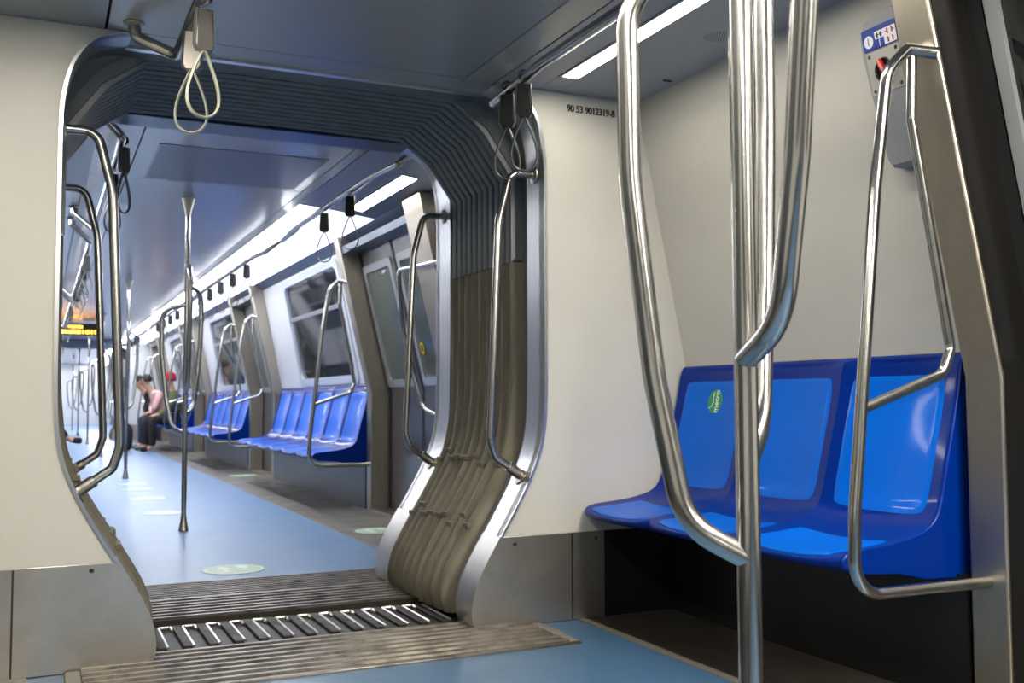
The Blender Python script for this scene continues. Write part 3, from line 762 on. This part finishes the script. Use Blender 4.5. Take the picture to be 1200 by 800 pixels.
# ------------------------------------------------------------------ candelabra poles
def loop(c, ang, zb, zt, R):
    d = Vector((cos(ang), sin(ang), 0)); c = Vector(c); P = lambda r_, z: c+d*r_+Vector((0, 0, z))
    H = zt-zb
    return [P(0, zb), P(R*.55, zb+.045), P(R*.80, zb+.25), P(R*1.0, zb+.62*H), P(R*1.02, zt-.03), P(0, zt)]
def pole(x, y, zc, label, group):
    t = thing('grab_pole', (x, y, 0), label, 'pole', group)
    MB().tube([(0, 0, .06), (0, 0, zc-.06)], .0165, 0, 20).build('pole', 'tube_steel', t, world=False)
    MB().lathe([(.030, 0), (.033, .004), (.020, .07), (.0168, .10), (.0168, .101)], (0, 0, 0.001)).build('base_collar', 'satin_steel', t, world=False)
    MB().lathe([(.044, 0), (.040, -.012), (.022, -.08), (.0168, -.115)], (0, 0, zc)).build('ceiling_collar', 'satin_steel', t, world=False)
    for a, zb, zt, R in ((radians(148), .63, 1.49, .158), (radians(-103.6), .905, 1.75, .204), (radians(41), .765, 1.62, .186)):
        MB().tube(loop((0, 0, 0), a, zb, zt, R), .0165, [.10, .35, .8, .13], 18).build('branch', 'tube_steel', t, world=False)
    return t
pole(.894, 1.15, ZN, 'steel pole with three branching grab loops, large in the foreground', 'poles with branching loops')
pf = pole(.87, 7.0, ZF, 'steel pole with three branching grab loops, first in the far car', 'poles with branching loops')
pf.rotation_euler.z = radians(12)
for y, lb in ((12.0, 'second'), (17.0, 'third'), (22.0, 'fourth'), (27.7, 'fifth'), (32.7, 'sixth')):
    dup(pf, (.87, y, 0), 'distant steel pole with branching grab loops, %s beyond the gangway' % lb, 'poles with branching loops', rz=radians(12))

# ------------------------------------------------------------------ overhead rails and straps
def overhead(sg, y0, y1, zc, zr, label, group, w_=.60, j0=True, j1=True, rr=.019):
    X = lambda q: XC+sg*q
    t = thing('overhead_rail', (X(w_), (y0+y1)/2, zr), label, 'overhead rail', group)
    pts = []
    def je(y, s_):   # bowed end: from the ceiling out, down, and back into the rail
        return [(X(w_+.13), y, zc), (X(w_+.125), y, zc-.045), (X(w_+.0), y-s_*.05, zr-.02)]
    a = je(y0, -1) if j0 else [(X(w_), y0, zr)]; b = je(y1, 1) if j1 else [(X(w_), y1, zr)]
    pts = a+[(X(w_-.01), y0+.5, zr), (X(w_-.01), y1-.5, zr)]+b[::-1]
    fil = ([.03, .04] if j0 else [])+[.5, .5]+([.04, .03] if j1 else [])
    MB().tube(pts, rr, fil, 14).build('tube', 'tube_steel', t)
    for q, ok in ((a, j0), (b, j1)):
        if ok: flange(MB(), q[0], (0, 0, -1), .034).build('ceiling_flange', 'satin_steel', t)
    return t
overhead(-1, -1.5, 3.43, ZN, 1.985, 'steel overhead rail at top left of the near car, carrying two straps', 'overhead rails', w_=.53)
overhead(1, -1.5, 3.52, ZN, 1.99, 'steel overhead rail on the right of the near ceiling, carrying two straps', 'overhead rails', w_=.62)
segs = [(4.78, 7.6), (8.1, 12.6), (13.1, 17.6), (19.0, 23.4)]
for i, (a, b) in enumerate(segs):
    overhead(1, a, b, ZF-.01, 2.06, 'overhead rail along the right of the far car, %s section from the gangway' % ords[i], 'overhead rails', w_=.70)
    overhead(-1, a, b, ZF, 2.06, 'overhead rail along the left of the far car, %s section from the gangway' % ords[i], 'overhead rails', w_=.60)
def make_strap(label, group, dark):
    t = thing('grab_strap', (0, 0, 0), label, 'strap', group)
    # origin on the rail axis, holder hangs below
    MB().tube([(0.018*cos(a), .0, 0.018*sin(a)) for a in [2*pi*k/16 for k in range(16)]], .004, 0, 8, close=True, flat=(.0025, .011)).build('rail_clip', 'holder_dark' if dark else 'strap_cream', t, world=False)
    h = MB(); h.prism([(-.022, -.03), (.022, -.03), (.027, -.135), (.018, -.150), (-.018, -.150), (-.027, -.135)], lambda p, q: (p[0], q, p[1]), -.0105, .0105)
    h.build('holder', 'holder_dark' if dark else 'holder', t, world=False, bevel=.004)
    e = MB()
    for sx in (-1, 1): e.tube([(sx*.0235, 0, -.03), (sx*.0285, 0, -.134), (sx*.019, 0, -.151)], .003, .01, 8, flat=(.003, .012))
    e.build('holder_edge', 'strap_grey', t, world=False)
    pts = []
    n = 34
    for k in range(n):
        a = 2*pi*k/n; yv = -.245+.095*cos(a); wv = .052*sin(a)*(.62-.38*cos(a))*1.25 if True else 0
        pts.append((wv, 0, yv))
    s = MB().tube(pts, .005, 0, 8, close=True, flat=(.0040, .0085) if dark else (.0042, .0095)); s.build('strap_loop', 'strap_cream' if not dark else 'strap_grey', t, world=False)
    return t
G1 = 'straps on the near overhead rails'
sa = make_strap('cream strap with brown-grey holder at top left, the higher of the pair', G1, False); sa.location = (.40, 2.93, 1.99); sa.rotation_euler.z = radians(12)
dup(sa, (.392, 3.12, 1.99), 'cream strap with brown-grey holder at top left, the lower of the pair', G1, rz=radians(-14))
sb = make_strap('grey loop strap with black holder on the right rail, nearer the cream end wall lettering', G1, True); sb.location = (1.52, 3.17, 1.99); sb.rotation_euler.z = radians(-20)
dup(sb, (1.52, 3.31, 1.99), 'grey loop strap with black holder on the right rail, closer to the bellows', G1, rz=radians(-28))
G2 = 'straps along the far car'
dup(sb, (1.60, 5.66, 2.06), 'strap right of the aisle beyond the gangway, under the short strip light', G2, rz=radians(-20))
dup(sb, (1.60, 6.25, 2.06), 'strap right of the aisle beyond the gangway, left of the short strip light', G2, rz=radians(-10))
dup(sb, (.33, 4.98, 2.06), 'dark strap hanging behind the left gangway handrail', G2, rz=radians(50))
dup(sb, (.32, 5.6, 2.06), 'second dark strap behind the left gangway handrail, farther down the rail', G2, rz=radians(30))
for sgx, sdn in ((1.60, 'right'), (.32, 'left')):
    for y in (8.9, 9.6, 10.3, 11.0, 11.7, 13.8, 14.6, 15.4, 16.2, 19.6, 20.3, 21.0):
        dup(sb, (sgx, y, 2.06), 'small distant grab strap hanging on the %s rail of the far car' % sdn, 'distant straps on the %s rail' % sdn, rz=radians(random.uniform(-30, 30)))

# ------------------------------------------------------------------ ceiling details
cv = thing('ceiling_vent', (.99, 5.98, ZF-.006), 'large perforated rectangular vent in the far car ceiling just beyond the gangway', 'vent')
MB().box(.55, 1.435, 5.55, 6.41, ZF-.004, ZF-.001).build('grille', 'perforated', cv)
mb = MB()
for a, b, c, d in ((.542, .55, 5.542, 6.418), (1.435, 1.443, 5.542, 6.418), (.55, 1.435, 5.542, 5.55), (.55, 1.435, 6.41, 6.418)): mb.box(a, b, c, d, ZF-.005, ZF)
mb.build('frame', 'ceiling_blue', cv)
sp = thing('ceiling_speaker', (2.05, 2.75, ZN-.002), 'round patch of small speaker holes in the near ceiling panel', 'speaker')
mb = MB()
for i in range(7):
    for j in range(5 if i else 1):
        pass
for rr_ in range(1, 6):
    for k in range(rr_*6):
        a = 2*pi*k/(rr_*6); mb.lathe([(0, 0), (.0022, 0), (.0022, .001)], (2.05+.0095*rr_*cos(a), 2.75+.0095*rr_*sin(a), ZN-.0006), (0, 0, 1), 6)
mb.build('holes', 'black', sp)
sl = MB().prism(rrect(-.02, .02, -.007, .007, .0065), lambda p, q: (2.155+p[0], 3.22+p[1], ZN+q), -.003, -.0005).build('ceiling_slot', 'black')
tag(sl, 'small dark oval slot in the near ceiling above the cream end wall', 'slot')

# ------------------------------------------------------------------ emergency unit
def emergency(Y, sgy, label, group, detail=True):
    """Y(d) maps local d (0 = pillar side, grows towards the car end) to world y"""
    t = thing('emergency_handle_box', (wallx(1.75), Y(.1), 1.53), label, 'emergency handle', group)
    def F(d, z, o): return Vector((wallx(z)-o, Y(d), z))
    out = [(-.01, 1.965), (.10, 1.975), (.155, 1.955), (.178, 1.915), (.180, 1.86), (.172, 1.76), (.160, 1.64), (.152, 1.545), (.140, 1.53), (-.01, 1.53)]
    h = MB(); n = len(out); ins = [(p[0]*.97 if p[0] > 0 else p[0], 1.75+(p[1]-1.75)*.975) for p in out]
    vs = [F(*p, .0) for p in out]+[F(*p, .045) for p in out]+[F(*p, .056) for p in ins]
    fs = [(i, (i+1) % n, (i+1) % n+n, i+n) for i in range(n)]+[(i+n, (i+1) % n+n, (i+1) % n+2*n, i+2*n) for i in range(n)]+[tuple(range(2*n, 3*n)), tuple(range(n))[::-1]]
    h.add(vs, fs); h.build('housing', 'box_grey', t)
    def quad(name, d0, d1, z0, z1, o, m, par=None, r=.004):
        mb = MB().prism(rrect(d0, d1, z0, z1, min(r, (d1-d0)*.45, (z1-z0)*.45), 3), lambda p, q: F(p[0], p[1], q), o-.003, o); return mb.build(name, m, par or t)
    lb = quad('instruction_label', .036, .165, 1.868, 1.930, .0585, 'label_blue'); lb['label'] = 'blue and white instruction label'
    if detail:
        quad('pictogram_panel', .037, .116, 1.870, 1.915, .0592, 'label_white', lb, .001)
        quad('pictogram_panel', .0825, .116, 1.870, 1.893, .0598, 'label_blue', lb, .001); quad('pictogram_panel', .098, .101, 1.870, 1.896, .0604, 'label_white', lb, .0005)
        for dd in (.092, .106): quad('figure', dd-.003, dd+.003, 1.896, 1.910, .0602, 'print_black', lb, .002); quad('figure', dd-.006, dd+.006, 1.902, 1.905, .0603, 'print_black', lb, .001)
        for dd in (.050, .067):
            quad('figure', dd-.0025, dd+.0025, 1.896, 1.912, .0602, 'print_red', lb, .002); quad('figure', dd-.008 if dd < .06 else dd, dd if dd < .06 else dd+.008, 1.902, 1.905, .0603, 'print_red', lb, .001)
            quad('figure', dd-.0025, dd+.0025, 1.873, 1.888, .0602, 'print_red', lb, .002)
        c = F(.141, 1.893, .0592); ax = Vector((-1, 0, -.205)).normalized()
        MB().lathe([(0, .0012), (.017, .0012), (.018, 0)], c, ax, 20).build('pictogram_disc', 'label_white', lb)
        quad('figure', .139, .143, 1.882, 1.905, .0612, 'box_grey', lb, .002)
    pl = quad('cover_plate', .036, .160, 1.742, 1.862, .0585, 'plate_light')
    if detail:
        for dd, zz in ((.048, 1.852), (.150, 1.852), (.148, 1.752), (.048, 1.752)):
            MB().lathe([(0, .003), (.003, .003), (.0055, .001), (.006, 0)], F(dd, zz, .0585), (-1, 0, -.205), 10).build('screw', 'dark_steel', pl)
        c = F(.098, 1.802, .0585); ax = Vector((-1, 0, -.205)).normalized()
        MB().lathe([(.030, 0), (.034, .002), (.036, .006), (.033, .008), (.029, .004), (.028, 0), (0, 0.0003)], c, ax, 28).build('knob_recess', 'dark_steel', pl)
        MB().tube([c+ax*.012+Vector((0, sgy*.012, .03)), c+ax*.016+Vector((0, -sgy*.020, -.022))], [.010, .007], 0, 12).build('knob', 'red', t)['label'] = 'red turning handle'
    return t
emergency(lambda d: 2.07+d, 1, 'large grey emergency handle box with blue label, on the wall above the near seats', 'emergency handle boxes')
emergency(lambda d: 5.80-d, -1, 'grey emergency handle box on the far car wall, seen past the gangway bellows', 'emergency handle boxes', True)
# yellow sticker on the far door
def far_door_sticker():
    z, y = 1.215, 6.72; x = pillx(z)+.15-.013
    mb = MB(); n = 20
    mb.prism([(.035*cos(2*pi*k/n), .045*sin(2*pi*k/n)) for k in range(n)], lambda p, q: (pillx(z+p[1])+.15-.002-q, y+p[0], z+p[1]), 0, .002)
    o = mb.build('round_sticker', 'yellow'); tag(o, 'round yellow warning sticker on the first far door', 'sticker')
    MB().prism([(.018*cos(2*pi*k/n), .026*sin(2*pi*k/n)) for k in range(n)], lambda p, q: (pillx(z+p[1])+.15-.0045-q, y+p[0], z+p[1]), 0, .001).build('symbol', 'print_black', o)
far_door_sticker()
# display sign
sg_ = thing('display_sign', (.55, 18.6, 1.97), 'hanging display sign with lit amber letters, far down the car', 'sign')
MB().box(.18, .92, 18.6, 18.72, 1.97, 2.17).build('housing', 'black', sg_, bevel=.01)
for z0, h, xa, xb in ((2.0, .055, .22, .88), (2.095, .035, .36, .62)):
    mb = MB(); x = xa
    while x < xb:                      # rows of amber characters too blurred to read in the photo
        for dz in (0, h*.42, h*.84): mb.box(x, x+h*.42, 18.592, 18.599, z0+dz, z0+dz+h*.16)
        mb.box(x, x+h*.12, 18.592, 18.599, z0, z0+h)
        x += h*random.choice((.55, .62, .62, .95))
    mb.build('amber_row', 'led', sg_)['kind'] = 'stuff'

# ------------------------------------------------------------------ floor stickers
def floor_sticker(x, y, r, label, group, full=True, z=.001):
    n = 30; t = MB().prism([(r*cos(2*pi*k/n), r*sin(2*pi*k/n)) for k in range(n)], lambda p, q: (x+p[0], y+p[1], z+q), 0, .001).build('floor_sticker', 'sticker_green')
    tag(t, label, 'sticker', group)
    if full:
        for sx, sy, a in ((-.045, .0, .15), (.05, .02, -.1)):
            for (cx, cy, rx, ry) in ((0, .035, .030, .052), (0, -.055, .022, .028)):
                MB().prism([(rx*cos(2*pi*k/16), ry*sin(2*pi*k/16)) for k in range(16)], lambda p, q: (x+sx+cx+p[0], y+sy+cy+p[1], z+q), .001, .0018).build('footprint', 'sticker_pale', t)
        mb = MB(); 
        R = [[Vector((x+(r-.02+.004*j)*cos(2*pi*k/40), y+(r-.02+.004*j)*sin(2*pi*k/40), z+.0015)) for j in range(3)] for k in range(40)]
        mb.grid(R, False, True).build('ring', 'sticker_pale', t)
    return t
GS = 'round floor stickers'
floor_sticker(.905, 5.30, .155, 'round pale green footprint sticker on the blue floor just beyond the gangway', GS)
for y, lb in ((8.2, 'second'), (9.45, 'third'), (10.5, 'fourth'), (11.2, 'fifth')):
    floor_sticker(.87, y, .15, 'round pale footprint sticker down the middle of the aisle, %s beyond the gangway' % lb, GS, True)
floor_sticker(2.02, 6.45, .15, 'round pale sticker on the grey floor by the first far door', GS, True)
floor_sticker(2.12, 11.9, .15, 'round pale sticker on the grey floor by the second far door', GS, True)

# ------------------------------------------------------------------ people
def skin(name, nodes, edges, material, parent, sub=2):
    """nodes: list of (x,y,z,r)"""
    me = bpy.data.meshes.new(name); me.from_pydata([n[:3] for n in nodes], edges, []); o = bpy.data.objects.new(name, me); SC.collection.objects.link(o)
    o.modifiers.new('skin', 'SKIN'); me.skin_vertices.new() if not me.skin_vertices else None
    for i, n in enumerate(nodes):
        me.skin_vertices[0].data[i].radius = (n[3], n[3] if len(n) < 5 else n[4]); me.skin_vertices[0].data[i].use_root = (i == 0)
    s = o.modifiers.new('s', 'SUBSURF'); s.levels = sub; s.render_levels = sub
    m2 = bpy.data.meshes.new_from_object(o.evaluated_get(bpy.context.evaluated_depsgraph_get())); bpy.data.objects.remove(o)
    for p in m2.polygons: p.use_smooth = True
    m2.materials.clear(); m2.materials.append(MATS[material])
    q = bpy.data.objects.new(name, m2); SC.collection.objects.link(q); q.parent = parent; return q
def person(x, y, rz, label, top, legs, shoe, hair, lean=.15, hat=None, cross=False, hands=.62, bag=False, reach=.38):
    """local frame: sits at origin, faces -x, seat at .45"""
    t = thing('person', (x, y, 0), label, 'person')
    hx = -lean
    chest = (-.04+hx*.55, 0, .86); neck = (-.06+hx*.95, 0, 1.06); head = (-.09+hx*1.1, 0, 1.20)
    body = [(0, 0, .58, .12, .15), (-.02+hx*.25, 0, .70, .11, .145), (*chest, .115, .165), (*neck, .05, .052), (head[0], 0, head[2]-.05, .062, .06), (head[0], 0, head[2]+.03, .085, .075), (head[0], 0, head[2]+.08, .06, .055)]
    E_ = [(0, 1), (1, 2), (2, 3), (3, 4), (4, 5), (5, 6)]
    def arm(sg, hand):
        b = len(body); sh = (chest[0], sg*.19, .97); el = (chest[0]-.10, sg*.25, .72); wr = (hand[0]+.06, hand[1], hand[2])
        body.extend([(*sh, .055), (*el, .042), (*wr, .026), (*hand, .030, .018)]); E_.extend([(2, b), (b, b+1), (b+1, b+2), (b+2, b+3)])
        for q in range(5):
            dy = (q-2)*.018; b2 = len(body); ln = (.055, .07, .075, .068, .045)[q]
            body.append((hand[0]-ln*.6, hand[1]+dy, hand[2]-.006, .0085)); body.append((hand[0]-ln, hand[1]+dy, hand[2]-.024, .0075)); E_.extend([(b+3, b2), (b2, b2+1)])
    arm(1, (-reach, .06, hands)); arm(-1, (-reach+.02, -.07, hands-.01))
    def leg(sg, kx, foot):
        b = len(body); body.extend([(-.06, sg*.09, .55, .085), (kx, sg*.12, .55 if not (cross and sg > 0) else .62, .062), (foot[0]+.03, foot[1], foot[2]+.08, .042), (foot[0]-.02, foot[1], foot[2]+.045, .04, .035), (foot[0]-.16, foot[1], foot[2]+.035, .03, .04)])
        E_.extend([(0, b), (b, b+1), (b+1, b+2), (b+2, b+3), (b+3, b+4)]); return b
    f1 = (-.42, .13, 0.0) if not cross else (-.72, .0, .30); f2 = (-.46, -.13, 0.0)
    l1 = leg(1, -.42, f1); l2 = leg(-1, -.42, f2)
    skin('body', body, E_, 'skin', t)
    g = lambda n, k=1.18, a=.006: (n[0], n[1], n[2], n[3]*k+a)+((n[4]*k+a,) if len(n) > 4 else ())
    # jacket: torso and arms
    nj = [g(body[0]), g(body[1]), g(body[2]), (neck[0], 0, neck[2]-.035, .062, .07)]; ej = [(0, 1), (1, 2), (2, 3)]
    for b in (7, 7+14):
        k = len(nj); nj += [g(body[b]), g(body[b+1]), g(body[b+2])]; ej += [(2, k), (k, k+1), (k+1, k+2)]
    skin('jacket', nj, ej, top, t)
    nl = [(0, 0, .585, .13, .16)]; el_ = []
    for b in (l1, l2):
        k = len(nl); nl += [g(body[b]), g(body[b+1]), g(body[b+2], 1.3)]; el_ += [(0, k), (k, k+1), (k+1, k+2)]
    skin('trousers', nl, el_, legs, t)
    for b in (l1, l2):
        skin('shoe', [g(body[b+3], 1.15), (body[b+4][0]+.06, body[b+4][1], body[b+4][2]+.004, .042, .04), g(body[b+4], 1.1)], [(0, 1), (1, 2)], shoe, t)
    # face details
    fx = head[0]
    mb = MB()
    for sy in (-1, 1): mb.lathe([(0, .006), (.009, .004), (.011, 0)], (fx-.078, sy*.03, head[2]+.02), (-1, 0, 0), 8)
    mb.build('eyes', 'print_black', t, world=False)
    MB().tube([(fx-.08, 0, head[2]+.02), (fx-.102, 0, head[2]-.012), (fx-.082, 0, head[2]-.018)], .010, .008, 8).build('nose', 'skin', t, world=False)
    MB().tube([(fx-.072, -.022, head[2]-.045), (fx-.082, 0, head[2]-.046), (fx-.072, .022, head[2]-.045)], .005, .01, 6).build('mouth', 'print_red', t, world=False)
    P = []
    for i in range(13):
        th = pi*.62*i/12; P.append([Vector((fx+.014+.098*sin(th)*cos(a)*(1 if cos(a) > 0 else .72), .090*sin(th)*sin(a), head[2]+.035+.10*cos(th))) for a in [2*pi*k/20 for k in range(21)]])
    MB().grid(P).build('hair', hair, t, world=False)
    if hat:
        P = []
        for i in range(9):
            th = pi*.5*i/8; P.append([Vector((fx+.005+.110*sin(th)*cos(a), .100*sin(th)*sin(a), head[2]+.05+.115*cos(th))) for a in [2*pi*k/20 for k in range(21)]])
        P.append([Vector((fx+.005+.116*cos(a), .106*sin(a), head[2]+.025)) for a in [2*pi*k/20 for k in range(21)]])
        MB().grid(P).build('hat', hat, t, world=False)
    t.rotation_euler.z = rz
    return t
person(2.16, 18.35, 0, 'person in an olive jacket and red hat sitting on the right bench', 'cloth_olive', 'cloth_black', 'cloth_black', 'hair_dark', .05, hat='cloth_red')
person(2.12, 18.95, 0, 'person in a pink top with black hair leaning forward on the right bench', 'cloth_pink', 'cloth_black', 'shoe_grey', 'hair_dark', .32, hands=.66)
person(2.10, 19.6, 0, 'person in black jacket and dark jeans sitting bent forward on the right bench', 'cloth_black', 'cloth_denim', 'shoe_grey', 'hair_dark', .36, hands=.60)
person(-.36, 14.55, pi, 'person in black on the left bench, one shoe stretched into the aisle', 'cloth_black', 'cloth_black', 'cloth_black', 'hair_dark', .05, cross=True)
bg = thing('backpack', (1.50-.18, 18.55, 0), 'dark navy backpack on the floor in front of the seated passengers', 'bag')
P = []
for i in range(15):
    th = pi*i/14; q = sin(th)**.45
    P.append([Vector((1.32+.13*q*(abs(cos(a))**.6)*(1 if cos(a) > 0 else -1), 18.55+.17*q*(abs(sin(a))**.6)*(1 if sin(a) > 0 else -1), .24-.238*cos(th))) for a in [2*pi*k/28 for k in range(29)]])
MB().grid(P).build('sack', 'bag', bg)
MB().tube([(1.32, 18.47, .46), (1.32, 18.50, .52), (1.32, 18.60, .52), (1.32, 18.63, .46)], .010, .03, 8).build('handle', 'cloth_black', bg)
MB().box(1.172, 1.205, 18.45, 18.65, .08, .24).build('pocket', 'cloth_black', bg, bevel=.012)
